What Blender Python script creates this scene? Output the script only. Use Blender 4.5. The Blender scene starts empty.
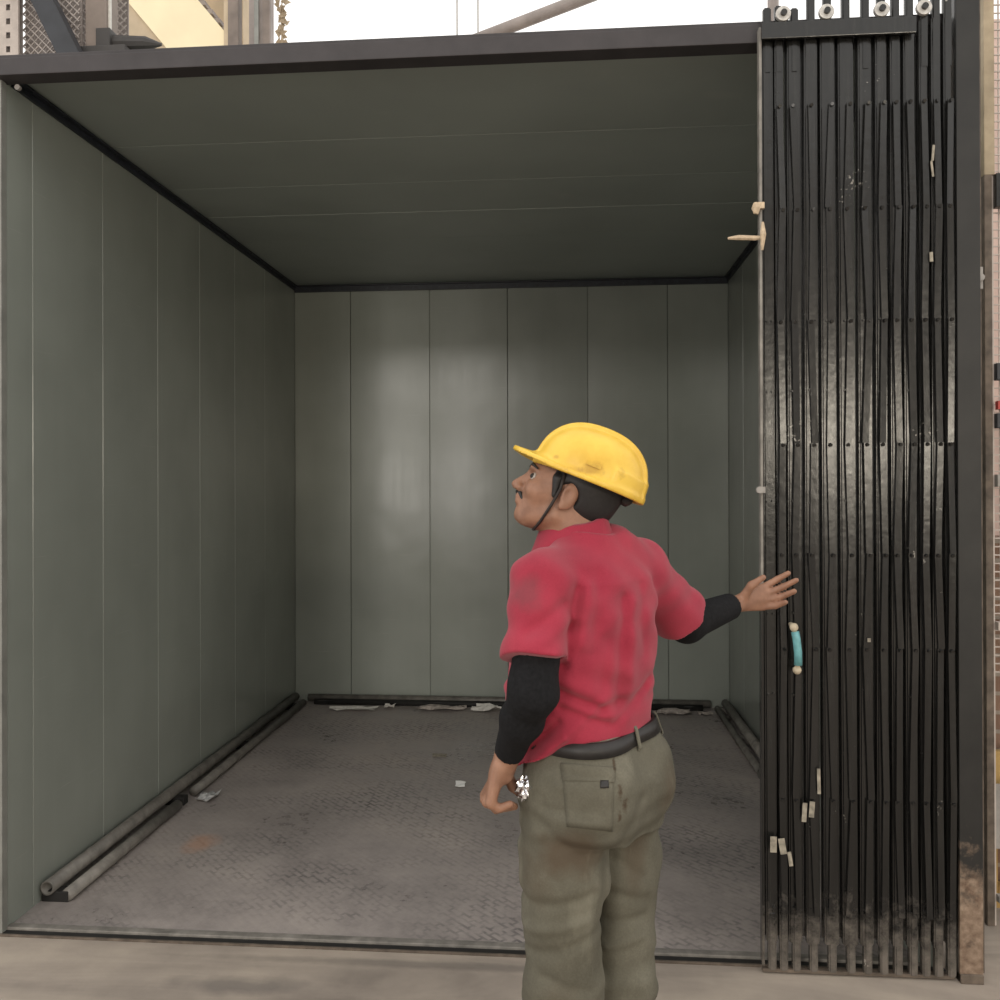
import bpy, bmesh, math, random
import numpy as np
from mathutils import Vector, Matrix
random.seed(4)
rng = np.random.default_rng(7)
SC = bpy.context.scene
COL = SC.collection

# ------------------------------------------------------------------ camera
CX, CD, YAW, PIT, ROLL, FPX, PPY, EYE = 1.995, 2.898, .0786, .0027, -.0029, 855.2, -15.4, 1.57
cam_d = bpy.data.cameras.new('camera')
cam_d.sensor_width = 36; cam_d.lens = 36*FPX/1000; cam_d.clip_end = 200; cam_d.clip_start = .05
cam = bpy.data.objects.new('camera', cam_d); COL.objects.link(cam)
cam_d.shift_y = PPY/1000
cam.matrix_world = Matrix.Translation((CX, -CD, EYE)) @ Matrix.Rotation(YAW, 4, 'Z') @ Matrix.Rotation(math.pi/2+PIT, 4, 'X') @ Matrix.Rotation(ROLL, 4, 'Z')
SC.camera = cam
SC.view_settings.view_transform = 'Standard'; SC.view_settings.look = 'None'
SC.view_settings.gamma = 1; SC.view_settings.use_curve_mapping = False
SC.view_settings.exposure = 0.0

# ------------------------------------------------------------------ materials
def lin(r, g, b):
    f = lambda c: (c/255/12.92) if c/255 <= .04045 else ((c/255+.055)/1.055)**2.4
    return (f(r), f(g), f(b), 1)

class N:
    """small node-tree writer"""
    def __init__(s, name):
        s.m = bpy.data.materials.new(name); s.m.use_nodes = True
        s.t = s.m.node_tree; s.b = s.t.nodes['Principled BSDF']
        s.tc = s.t.nodes.new('ShaderNodeTexCoord')
    def n(s, k, **kw):
        x = s.t.nodes.new(k)
        for a, v in kw.items():
            if a.startswith('_'): setattr(x, a[1:], v)
            else: s.set(x.inputs[a.replace('__', ' ')], v)
        return x
    def set(s, i, v):
        if isinstance(v, bpy.types.NodeSocket): s.t.links.new(v, i)
        else: i.default_value = v
    def mapped(s, scale=(1, 1, 1), loc=(0, 0, 0), rot=(0, 0, 0), src='Object'):
        return s.n('ShaderNodeMapping', Vector=s.tc.outputs[src], Scale=scale, Location=loc, Rotation=rot).outputs[0]
    def noise(s, scale, detail=4, rough=.55, vec=None, dist=0):
        return s.n('ShaderNodeTexNoise', Vector=vec if vec is not None else s.tc.outputs['Object'], Scale=scale, Detail=detail, Roughness=rough, Distortion=dist).outputs[0]
    def ramp(s, fac, stops):
        r = s.n('ShaderNodeValToRGB', Fac=fac); e = r.color_ramp.elements
        while len(e) < len(stops): e.new(.5)
        for q, (p, c) in zip(e, stops): q.position = p; q.color = c if len(c) == 4 else (*c, 1)
        return r.outputs[0]
    def mask(s, fac, a, b):
        return s.n('ShaderNodeMapRange', Value=fac, From__Min=a, From__Max=b).outputs[0]
    def mix(s, fac, a, b):
        x = s.t.nodes.new('ShaderNodeMix'); x.data_type = 'RGBA'
        s.set(x.inputs[0], fac); s.set(x.inputs[6], a); s.set(x.inputs[7], b); return x.outputs[2]
    def math(s, op, a, b=0.0):
        x = s.t.nodes.new('ShaderNodeMath'); x.operation = op; s.set(x.inputs[0], a); s.set(x.inputs[1], b); return x.outputs[0]
    def blob(s, c, r, wob=.5, sc=30):
        """0..1 stain mask around object-space point c with radii r and a ragged edge"""
        v = s.n('ShaderNodeVectorMath', _operation='SUBTRACT'); s.set(v.inputs[0], s.tc.outputs['Object']); v.inputs[1].default_value = c
        w = s.n('ShaderNodeVectorMath', _operation='DIVIDE'); s.set(w.inputs[0], v.outputs[0]); w.inputs[1].default_value = r
        l = s.n('ShaderNodeVectorMath', _operation='LENGTH'); s.set(l.inputs[0], w.outputs[0])
        nz = s.noise(sc, 3)
        d = s.math('ADD', l.outputs['Value'], s.math('MULTIPLY', s.math('SUBTRACT', nz, .5), wob*2))
        return s.mask(d, 1.0, .35)
    def bump(s, h, strength=.3, dist=.01, prev=None):
        b = s.n('ShaderNodeBump', Height=h, Strength=strength, Distance=dist)
        if prev is not None: s.set(b.inputs['Normal'], prev)
        s.set(s.b.inputs['Normal'], b.outputs[0]); return b.outputs[0]
    def fin(s, color=None, rough=None, metal=None, spec=None):
        if color is not None: s.set(s.b.inputs['Base Color'], color)
        if rough is not None: s.set(s.b.inputs['Roughness'], rough)
        if metal is not None: s.set(s.b.inputs['Metallic'], metal)
        if spec is not None: s.set(s.b.inputs['Specular IOR Level'], spec)
        return s.m

def simple(name, c, rough=.6, metal=0, var=.25, scale=14, spec=.5):
    m = N(name); k = m.noise(scale, 5)
    d = tuple(x*(1-var) for x in c[:3])+(1,); l = tuple(min(1, x*(1+var)) for x in c[:3])+(1,)
    return m.fin(m.ramp(k, [(.3, d), (.7, l)]), rough, metal, spec)

M = {}
def panel_mat(name, base, grain, rough=.3):
    m = N(name)
    big = m.noise(1.3, 3); streak = m.noise(1, 4, .5, m.mapped(grain))
    k = m.math('ADD', m.math('MULTIPLY', big, .9), m.math('MULTIPLY', streak, .1))
    d = tuple(x*.88 for x in base[:3])+(1,); l = tuple(x*1.1 for x in base[:3])+(1,)
    col = m.ramp(k, [(.3, d), (.7, l)])
    scr = m.mask(m.noise(1, 2, .5, m.mapped((3, 3, 150), rot=(.2, .1, 0))), .70, .78)
    col = m.mix(m.math('MULTIPLY', scr, .14), col, (.5, .5, .45, 1))
    m.bump(m.noise(1.7, 2), .22, .03)
    return m.fin(col, m.mask(big, .2, .8) if False else m.math('ADD', rough-.03, m.math('MULTIPLY', streak, .06)), 0, .5)
PB = (.258, .278, .248, 1)
M['panel'] = panel_mat('green_grey_painted_steel', PB, (22, 22, 1.2), .25)
M['panel_roof'] = panel_mat('green_grey_painted_ceiling', (.29, .325, .30, 1), (1.2, 22, 22), .34)
M['trim'] = simple('black_angle_steel', (.019, .022, .029, 1), .45, 0, .4, 30)
M['beam'] = simple('grey_brown_beam_paint', (.036, .031, .033, 1), .6, 0, .25, 8)
M['beam_dark'] = simple('dark_beam_paint', (.04, .036, .034, 1), .6, 0, .25, 8)
M['jamb'] = simple('pale_jamb_steel', (.22, .22, .2, 1), .4, 0, .2, 8)
M['dark'] = simple('black_recess_steel', (.012, .011, .01, 1), .7, 0, .3, 10)
M['pipe'] = simple('dusty_dark_pipe', (.14, .13, .115, 1), .5, .1, .35, 18)
M['pipe_lo'] = simple('dusty_worn_pipe', (.2, .185, .165, 1), .55, .05, .35, 18)

# dusty chequer plate
m = N('dusty_chequer_plate')
mp = m.mapped((1, 1, 1), rot=(0, 0, math.radians(45)))
br = m.n('ShaderNodeTexBrick', Vector=mp, Scale=1.0, Color1=(1, 1, 1, 1), Color2=(1, 1, 1, 1), Mortar=(0, 0, 0, 1))
br.inputs['Brick Width'].default_value = .058; br.inputs['Row Height'].default_value = .027; br.inputs['Mortar Size'].default_value = .008; br.inputs['Mortar Smooth'].default_value = .6
br.offset = .5
d1 = m.noise(1.6, 6, .6); d2 = m.noise(22, 5, .7)
dust = m.math('ADD', m.math('MULTIPLY', d1, .7), m.math('MULTIPLY', d2, .3))
col = m.ramp(dust, [(.34, (.215, .19, .18, 1)), (.5, (.335, .297, .278, 1)), (.66, (.43, .38, .345, 1))])
patch = m.mask(m.noise(1.9, 3, .6, m.mapped((.7, 1.3, 1), loc=(3.1, 1.7, 0))), .40, .68)
gaps = m.math('SUBTRACT', 1.0, br.outputs[0]); uneven = m.mask(m.noise(26, 2, .5), .38, .62)
col = m.mix(m.math('MULTIPLY', m.math('MULTIPLY', gaps, uneven), m.math('ADD', .03, m.math('MULTIPLY', patch, .75))), col, (.085, .08, .082, 1))
col = m.mix(m.math('MULTIPLY', m.blob((.38, .75, 0), (.09, .12, .2), .5, 14), .45), col, (.5, .24, .12, 1))
m.bump(br.outputs[0], .1, .004)
M['floor_cab'] = m.fin(col, m.mask(dust, .2, .9), 0, .35)

# landing concrete
m = N('dusty_landing_concrete')
a = m.noise(1.4, 7, .62); b_ = m.noise(.9, 4, .6, m.mapped((1, 5, 1)), .6)
k = m.math('ADD', m.math('MULTIPLY', a, .5), m.math('MULTIPLY', b_, .5))
col = m.ramp(k, [(.36, (.17, .145, .125, 1)), (.5, (.30, .255, .215, 1)), (.62, (.40, .34, .28, 1))])
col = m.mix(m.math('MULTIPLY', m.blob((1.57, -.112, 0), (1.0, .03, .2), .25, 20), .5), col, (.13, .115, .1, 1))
col = m.mix(m.math('MULTIPLY', m.blob((.95, -.27, 0), (.28, .06, .2), .7, 7), .55), col, (.11, .1, .095, 1))
m.bump(m.noise(60, 4), .15, .004)
M['landing'] = m.fin(col, .8, 0, .3)

# worn black gate paint
m = N('worn_black_gate_paint')
st = m.noise(1, 5, .65, m.mapped((55, 55, 3))); sp = m.noise(45, 4, .7)
col = m.ramp(st, [(.3, (.007, .007, .0065, 1)), (.6, (.015, .0145, .0135, 1)), (.8, (.028, .027, .024, 1))])
chip = m.mask(m.math('MULTIPLY', m.noise(70, 3), m.noise(5, 2)), .45, .5)
col = m.mix(chip, col, (.3, .28, .25, 1))
sep = m.n('ShaderNodeSeparateXYZ', Vector=m.tc.outputs['Object'])
low = m.mask(m.math('ADD', sep.outputs[2], m.math('MULTIPLY', m.noise(22, 5, .7), -.5)), -.02, -.25)
col = m.mix(m.math('MULTIPLY', low, .55), col, (.24, .21, .18, 1))
m.bump(m.noise(30, 3), .2, .004)
M['gate'] = m.fin(col, m.math('ADD', .13, m.math('MULTIPLY', sp, .2)), 0, .5)
m = N('rusty_grey_post_paint')
sep = m.n('ShaderNodeSeparateXYZ', Vector=m.tc.outputs['Object'])
col = m.ramp(m.noise(9, 6), [(.3, (.011, .0108, .0104, 1)), (.7, (.021, .02, .0185, 1))])
rust = m.mask(m.math('ADD', sep.outputs[2], m.math('MULTIPLY', m.noise(11, 5, .65), -.9)), -.05, -.22)
col = m.mix(rust, col, m.ramp(m.noise(40, 4), [(.3, (.12, .075, .05, 1)), (.7, (.3, .22, .16, 1))]))
M['post'] = m.fin(col, .5, 0, .4)
M['rusty'] = simple('rusty_brown_angle', (.11, .085, .065, 1), .7, 0, .45, 20)
M['teal'] = simple('teal_plastic_sleeve', (.13, .33, .35, 1), .4, 0, .2, 60)
M['bone'] = simple('pale_cream_plastic', (.5, .42, .3, 1), .6, 0, .2, 60)
M['wood'] = simple('pale_splintered_wood', (.5, .39, .27, 1), .8, 0, .25, 60)
M['zinc'] = simple('bare_zinc_roller', (.5, .48, .45, 1), .4, .3, .25, 60)
M['paper'] = simple('dirty_white_paper', (.62, .6, .56, 1), .8, 0, .15, 50)
M['tape'] = simple('stained_paper_tape', (.27, .24, .19, 1), .8, 0, .4, 60)
M['film'] = simple('crumpled_clear_plastic', (.5, .5, .5, 1), .15, .3, .3, 60)
M['debris'] = simple('dusty_plastic_litter', (.34, .3, .27, 1), .6, 0, .35, 40)
M['foil'] = simple('bright_silver_foil', (.75, .75, .78, 1), .18, 1, .1, 40)
M['cream'] = simple('cream_sheet', (.86, .74, .5, 1), .8, 0, .06, 2)  # the sheet's own even cream
M['tan'] = simple('tan_plaster', (.5, .4, .28, 1), .85, 0, .15, 4)
M['browncol'] = simple('brown_column_paint', (.2, .16, .135, 1), .6, 0, .25, 6)
M['greycol'] = simple('grey_column_paint', (.27, .23, .21, 1), .6, 0, .2, 6)
M['palepost'] = simple('pale_pink_grey_angle', (.46, .4, .36, 1), .6, 0, .12, 20)
M['mesh'] = simple('grey_mesh_wire', (.42, .375, .35, 1), .6, 0, .2, 30)
M['meshback'] = simple('mauve_grey_sheet', (.3, .265, .25, 1), .8, 0, .2, 6)
M['brace'] = simple('blue_black_brace', (.022, .024, .03, 1), .5, 0, .3, 10)
M['creampost'] = simple('cream_weathered_post', (.36, .29, .2, 1), .8, 0, .2, 14)
M['hall'] = simple('grey_bounce_wall', (.46, .43, .39, 1), .85, 0, .12, 1)  # lightened so the added unseen wall bounces light into the car
M['red'] = simple('red_painted_bar', (.4, .05, .04, 1), .6, 0, .2, 14)
M['greybar'] = simple('galvanised_grey_bar', (.3, .28, .26, 1), .6, .1, .2, 14)
M['pink'] = simple('pinkish_plaster', (.62, .46, .4, 1), .9, 0, .12, 5)
m = N('brown_brick')
bk = m.n('ShaderNodeTexBrick', Vector=m.mapped((1, 1, 1), rot=(math.pi/2, 0, 0)), Scale=1.0, Color1=(.2, .12, .085, 1), Color2=(.27, .17, .12, 1), Mortar=(.3, .26, .22, 1))
bk.inputs['Brick Width'].default_value = .22; bk.inputs['Row Height'].default_value = .075; bk.inputs['Mortar Size'].default_value = .008
M['brick'] = m.fin(bk.outputs[0], .9)
M['yellowboard'] = simple('ochre_board', (.42, .27, .1, 1), .8, 0, .25, 10)

# person materials
m = N('brown_skin'); k = m.noise(28, 4)
M['skin'] = m.fin(m.ramp(k, [(.3, (.21, .105, .066, 1)), (.7, (.33, .175, .112, 1))]), .5, 0, .4)
m.b.inputs['Subsurface Weight'].default_value = .06; m.b.inputs['Subsurface Radius'].default_value = (.01, .004, .002)
M['hair'] = simple('black_hair', (.01, .009, .009, 1), .55, 0, .4, 120)
M['blackcloth'] = simple('black_knit_sleeve', (.008, .008, .009, 1), .85, 0, .4, 120, .2)
M['belt'] = simple('dark_leather_belt', (.016, .014, .013, 1), .5, 0, .3, 40)
M['shoe'] = simple('black_work_shoe', (.015, .014, .013, 1), .5, 0, .3, 30)
M['eye'] = simple('brim_shaded_eye_white', (.38, .35, .32, 1), .25, 0, .05, 40)  # eye white darkened to carry the shade of the hat brim
M['strap'] = simple('brown_black_strap', (.02, .015, .013, 1), .7, 0, .3, 60)

# ------------------------------------------------------------------ object helpers
def link(name, me, mat=None, parent=None, smooth=False):
    o = bpy.data.objects.new(name, me); COL.objects.link(o)
    if mat is not None: me.materials.append(mat)
    if parent is not None: o.parent = parent
    if smooth:
        me.polygons.foreach_set('use_smooth', [True]*len(me.polygons))
    return o
def obj(name, bm, mat, parent=None, smooth=False, bevel=0):
    if bevel:
        bmesh.ops.bevel(bm, geom=list(bm.edges), offset=bevel, segments=2, affect='EDGES', profile=.6)
    bmesh.ops.recalc_face_normals(bm, faces=list(bm.faces))
    me = bpy.data.meshes.new(name); bm.to_mesh(me); bm.free()
    return link(name, me, mat, parent, smooth)
def box(bm, x0, x1, y0, y1, z0, z1, mtx=None):
    v = [bm.verts.new((x, y, z)) for x in (x0, x1) for y in (y0, y1) for z in (z0, z1)]
    for f in ((0, 1, 3, 2), (4, 6, 7, 5), (0, 4, 5, 1), (2, 3, 7, 6), (0, 2, 6, 4), (1, 5, 7, 3)):
        bm.faces.new([v[i] for i in f])
    if mtx is not None:
        for q in v: q.co = mtx @ q.co
    return v
def tube(bm, pts, r, seg=12, caps=True, hollow=0):
    pts = [Vector(p) for p in pts]; rings = []
    rr = r if isinstance(r, (list, tuple)) else [r]*len(pts)
    up = None
    for i, p in enumerate(pts):
        t = (pts[min(i+1, len(pts)-1)]-pts[max(i-1, 0)]).normalized()
        if up is None: up = t.orthogonal().normalized()
        u = (up-t*up.dot(t)).normalized(); up = u; w = t.cross(u)
        rings.append([bm.verts.new(p+(u*math.cos(a)+w*math.sin(a))*rr[i]) for a in [2*math.pi*k/seg for k in range(seg)]])
    for a, b in zip(rings, rings[1:]):
        for k in range(seg): bm.faces.new((a[k], a[(k+1) % seg], b[(k+1) % seg], b[k]))
    if caps:
        if hollow:
            for ring, p, dr in ((rings[0], pts[0], (pts[1]-pts[0]).normalized()), (rings[-1], pts[-1], (pts[-2]-pts[-1]).normalized())):
                inn = [bm.verts.new(p+(v.co-p)*hollow) for v in ring]
                dep = [bm.verts.new(v.co+dr*.12) for v in inn]
                for k in range(seg):
                    j = (k+1) % seg
                    bm.faces.new((ring[k], ring[j], inn[j], inn[k])); bm.faces.new((inn[k], inn[j], dep[j], dep[k]))
                bm.faces.new(dep)
        else:
            bm.faces.new(rings[0]); bm.faces.new(rings[-1])
def disc(bm, c, axis, r, h, seg=16):
    c = Vector(c); ax = Vector(axis).normalized()
    tube(bm, [c-ax*h/2, c+ax*h/2], r, seg)
def blobmesh(bm, c, s, n=2, jit=.25):
    r = bmesh.ops.create_icosphere(bm, subdivisions=n, radius=1)
    for v in r['verts']:
        k = 1+random.uniform(-jit, jit)
        v.co = Vector((v.co.x*s[0]*k+c[0], v.co.y*s[1]*k+c[1], v.co.z*s[2]*k+c[2]))
def thing(name, label, cat, loc=(0, 0, 0), group=None, rz=0):
    o = bpy.data.objects.new(name, None); COL.objects.link(o); o.empty_display_size = .1
    o.location = loc; o.rotation_euler = (0, 0, rz); o['label'] = label; o['category'] = cat
    if group: o['group'] = group
    return o
def tag(o, label, cat, group=None):
    o['label'] = label; o['category'] = cat
    if group: o['group'] = group
    return o
def struct(name, bm, mat, bevel=0):
    o = obj(name, bm, mat, None, False, bevel); o['kind'] = 'structure'; return o
def S(name, mat, *b, bevel=0):
    bm = bmesh.new()
    for q in b: box(bm, *q)
    return struct(name, bm, mat, bevel)
def P(name, mat, parent, *b, bevel=0):
    bm = bmesh.new()
    for q in b: box(bm, *q)
    return obj(name, bm, mat, parent, False, bevel)

# ------------------------------------------------------------------ the lift car
W, D, H = 3.132, 3.249, 3.05
def panels(bm, edges, make, gap=.0016, bow=.004, tilt=None, groove=.007):
    """a wall of steel panels: each a slightly bowed sheet with folded edges into a thin groove"""
    for i, (a, b) in enumerate(zip(edges, edges[1:])):
        n = 10; t = (tilt or {}).get(i, 0)
        cols = []
        us = [a+gap]+[a+gap+.002+(b-a-2*gap-.004)*k/n for k in range(n+1)]+[b-gap]
        for j, u in enumerate(us):
            s = (u-a)/(b-a)
            if j in (0, len(us)-1): dpt = groove
            else: dpt = -bow*(1-(2*s-1)**2)*.5+t*(s-.5)
            cols.append([bm.verts.new(make(u, v, dpt)) for v in (0, .25, .5, .75, 1)])
        for c0, c1 in zip(cols, cols[1:]):
            for k in range(4): bm.faces.new((c0[k], c1[k], c1[k+1], c0[k+1]))
def wallbox(bm, *b): box(bm, *b)

bm = bmesh.new()
panels(bm, [-.005, .157, .642, 1.138, 1.618, 2.11, 2.622, D], lambda u, v, d: (-d, u, v*H), bow=.003, gap=.001, groove=.003)
box(bm, -.06, -.012, -.005, D+.06, 0, H+.01)
o = struct('wall_left', bm, M['panel'])
bm = bmesh.new()
panels(bm, [0, .418, 1.001, 1.568, 2.142, 2.707, W], lambda u, v, d: (u, D+d, v*H), bow=.006, tilt={0: -.004, 1: .006, 2: -.013, 3: .008, 4: -.004, 5: .003})
box(bm, -.012, W+.012, D+.012, D+.06, 0, H+.01)
struct('wall_back', bm, M['panel'])
bm = bmesh.new()
panels(bm, [0, .55, 1.1, 1.65, 2.2, 2.75, D], lambda u, v, d: (W+d, u, v*H), bow=.003)
box(bm, W+.012, W+.06, -.005, D+.06, 0, H+.01)
struct('wall_right', bm, M['panel'])
bm = bmesh.new()
panels(bm, [0, .671, 1.203, 1.644, 2.131, 2.7, D], lambda u, v, d: (v*W, u, H+d), bow=.003, tilt={3: .002, 4: -.004}, gap=.001, groove=.003)
box(bm, -.06, W+.06, 0.02, D+.06, H+.012, H+.06)
struct('ceiling', bm, M['panel_roof'])
S('cab_floor', M['floor_cab'], (0, W, .03, D, -.02, .006))
# black riveted angles round the ceiling
def rivets(bm, pts, r=.006, ax=(0, 0, 1)):
    for p in pts: disc(bm, p, ax, r, .006, 8)
bm = bmesh.new(); box(bm, .004, .032, .03, D-.004, H-.012, H-.005); box(bm, .004, .011, .03, D-.004, H-.036, H-.005)
rivets(bm, [(.022, .12+.2*k, H-.014) for k in range(16)]); struct('trim_1', bm, M['trim'])
bm = bmesh.new(); box(bm, .032, W-.032, D-.04, D-.007, H-.012, H-.005); box(bm, .004, W-.004, D-.018, D-.009, H-.05, H-.005)
rivets(bm, [(.12+.19*k, D-.021, H-.03) for k in range(16)], .006, (0, 1, 0)); struct('trim_2', bm, M['trim'])
bm = bmesh.new(); box(bm, W-.032, W-.004, .03, D-.004, H-.012, H-.005); box(bm, W-.011, W-.004, .03, D-.004, H-.036, H-.005)
rivets(bm, [(W-.022, .12+.2*k, H-.014) for k in range(16)]); struct('trim_3', bm, M['trim'])
# header across the opening, jamb, sill
bm = bmesh.new(); box(bm, -.3, 3.2, -.06, .014, 3.014, 3.074); box(bm, -.3, 3.2, -.052, .014, 3.074, 3.088)
struct('header_beam', bm, M['beam'], .003)
bm = bmesh.new(); disc(bm, (.052, -.004, 2.995), (0, 1, 0), .010, .012, 12); struct('trim_7', bm, M['greybar'])
S('door_jamb', M['jamb'], (-.045, .006, -.03, .0, 0, 3.014), bevel=.002)
S('door_jamb_back', M['dark'], (-.3, -.045, -.02, .02, 0, 3.014))
S('trim_4', M['pipe_lo'], (0, 3.21, -.004, .028, -.01, .012), bevel=.004)
S('trim_5', M['dark'], (0, 3.21, -.034, -.006, -.01, .003))
S('trim_6', M['rusty'], (0, 3.21, -.046, -.036, -.01, .007), bevel=.002)
bm = bmesh.new(); box(bm, -9, 13, -11, -.046, -.1, 0); box(bm, -9, -.06, -.046, 13, -.1, 0); box(bm, 3.192, 13, -.046, 13, -.1, 0); box(bm, -.06, 3.192, 3.31, 13, -.1, 0); box(bm, -.06, 3.192, -.046, 3.31, -.1, -.012)
struct('landing_floor', bm, M['landing'])

# ------------------------------------------------------------------ bumper rails on the car floor
t = thing('bumper_rail', 'pair of dark steel pipes along the floor at the foot of the left wall', 'rail', (.06, .2, .006))
def L(par, *p): return [tuple(Vector(q)-Vector(par.location)) for q in p]
bm = bmesh.new(); tube(bm, L(t, (.038, .18, .064), (.038, 3.14, .064)), .028, 16, True, .72); obj('upper_pipe', bm, M['pipe'], t, True)
bm = bmesh.new(); tube(bm, L(t, (.105, .2, .032), (.105, 1.12, .032)), .024, 14); obj('lower_pipe', bm, M['pipe_lo'], t, True)
bm = bmesh.new(); tube(bm, L(t, (.105, 1.3, .032), (.105, 3.1, .032)), .024, 14); obj('lower_pipe', bm, M['pipe'], t, True)
for y in (.22, 1.2, 2.1, 3.0):
    bm = bmesh.new(); box(bm, -.054, .05, y-.2-.025, y-.2+.025, 0, .04); box(bm, -.056, -.05, y-.225, y-.175, .03, .06); obj('bracket', bm, M['dark'], t, False, .004)
t = thing('bumper_rail', 'dark steel pipe rail along the floor below the back wall of the lift car', 'rail', (1.53, 3.16, .006))
bm = bmesh.new(); tube(bm, [(-1.42, .05, .035), (1.46, .05, .035)], .026, 14); obj('upper_pipe', bm, M['pipe'], t, True)
bm = bmesh.new(); tube(bm, [(-1.36, 0, .018), (1.4, 0, .018)], .022, 14); obj('lower_pipe', bm, M['dark'], t, True)
for x in (-1.3, -.45, .45, 1.3):
    bm = bmesh.new(); box(bm, x-.03, x+.03, -.02, .08, 0, .035); obj('bracket', bm, M['dark'], t, False, .004)
t = thing('bumper_rail', 'short dark steel pipe rail on the floor against the narrow right wall', 'rail', (3.06, 2.4, .006))
bm = bmesh.new(); tube(bm, [(.022, -.66, .06), (.022, .74, .06)], .028, 14, True, .72); obj('upper_pipe', bm, M['pipe_lo'], t, True)
bm = bmesh.new(); tube(bm, [(-.035, -.6, .026), (-.035, .72, .026)], .022, 14); obj('lower_pipe', bm, M['pipe'], t, True)
for y in (-.62, 0, .68):
    bm = bmesh.new(); box(bm, -.05, .064, y-.025, y+.025, 0, .045); obj('bracket', bm, M['pipe'], t, False, .004)

# ------------------------------------------------------------------ litter
def flake(name, mat, c, s, label, cat, group=None, n=5, lift=.5):
    """a crumpled scrap lying on the floor"""
    bm = bmesh.new(); g = []
    for i in range(n):
        g.append([bm.verts.new((c[0]+s[0]*((i/(n-1))-.5)*(1+random.uniform(-.2, .2)), c[1]+s[1]*((j/(n-1))-.5)*(1+random.uniform(-.2, .2)), .0075+random.random()*s[2]*lift+s[2]*.1)) for j in range(n)])
    for i in range(n-1):
        for j in range(n-1): bm.faces.new((g[i][j], g[i+1][j], g[i+1][j+1], g[i][j+1]))
    r = bmesh.ops.extrude_face_region(bm, geom=list(bm.faces))
    for v in [q for q in r['geom'] if isinstance(q, bmesh.types.BMVert)]: v.co.z += .0015
    return tag(obj(name, bm, mat), label, cat, group)
M['whitepaper'] = simple('clean_white_paper', (.9, .89, .87, 1), .7, 0, .03, 50)
flake('paper_scrap', M['whitepaper'], (1.43, 1.552), (.05, .07, .022), 'bright white paper scrap on the car floor beside the worker\'s lowered hand', 'litter', n=3)
flake('paper_scrap', M['tape'], (1.251, 2.038), (.08, .05, .01), 'thin pale paper strip on the car floor, behind the bright white scrap', 'litter', n=4)
flake('plastic_bag', M['film'], (.19, 1.27), (.08, .11, .05), 'shiny crumpled clear plastic piece beside the left pipe rail', 'litter')
for i, (x, y, sx, sy, sz, lab) in enumerate([
    (.49, 3.02, .30, .09, .03, 'long flat plastic scrap below the back pipe, nearest the left corner'),
    (.74, 3.07, .07, .05, .05, 'small pale crumpled scrap below the back pipe, beside the long flat scrap'),
    (1.12, 3.06, .30, .08, .05, 'brown dusty crumpled sheet below the middle of the back pipe'),
    (1.47, 3.05, .26, .09, .07, 'pale heaped plastic wrapping below the back pipe, close to the worker\'s elbow'),
    (2.72, 3.06, .22, .09, .05, 'dusty torn wrapping below the back pipe, close to the right corner'),
    (2.93, 3.06, .09, .07, .03, 'small dusty scrap lying in the right back corner of the car')]):
    flake('plastic_litter', (M['paper'], M['paper'], M['debris'], M['paper'], M['debris'], M['debris'])[i], (x, y), (sx, sy, sz), lab, 'litter', 'litter along the back wall', 6)

# ------------------------------------------------------------------ collapsible gate
GY = -.075
g = thing('collapsible_gate', 'black steel collapsible lattice gate folded to the right of the lift opening', 'gate', (2.627, GY, 0))
gx = lambda X: X-2.627
seams = [2.627, 2.664, 2.7, 2.753, 2.806, 2.863, 2.922, 2.975, 3.021, 3.064, 3.11, 3.147, 3.187, 3.222]
rows = [2.794, 2.46, 2.101, 1.707, 1.355, 1.054, .571, .2]
tops = [3.115, 3.12, 3.11, 3.15, 3.15, 3.165, 3.17, 3.16, 3.175, 3.17, 3.18, 3.17, 3.17]
pk = []
for i, (a, b) in enumerate(zip(seams, seams[1:])):
    a = gx(a); b = gx(b); c = (a+b)/2; hw = (b-a)/2-.004 if i else (b-a)/2-.001
    fw = min(.0125, hw)
    bm = bmesh.new()
    lean = random.uniform(-.003, .003)
    vs = box(bm, c-hw, c+hw-(.004 if i > 1 else 0), -.010+random.uniform(-.003, .003), .014, .10, 3.06)
    box(bm, c-hw-.0035, c+hw+.0035, .0145, .019, .11, 3.05)
    box(bm, c-fw, c+fw, -.012, .016, .012, .2)
    box(bm, c-fw, c+fw, -.010, .012, 2.9, tops[i])
    for v in bm.verts: v.co.x += lean*(v.co.z-1.5)/1.5
    bmesh.ops.bevel(bm, geom=list(bm.edges), offset=.0045, segments=3, affect='EDGES')
    for z in (2.1, 1.876, 1.52, 1.16, .9, .215):
        for s in (-1, 1): disc(bm, (c+s*hw*.45, -.013, z+random.uniform(-.004, .004)), (0, 1, 0), .0035, .006, 6)
    obj('picket', bm, M['gate'], g, False)
    pk.append((c, hw))
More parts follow.
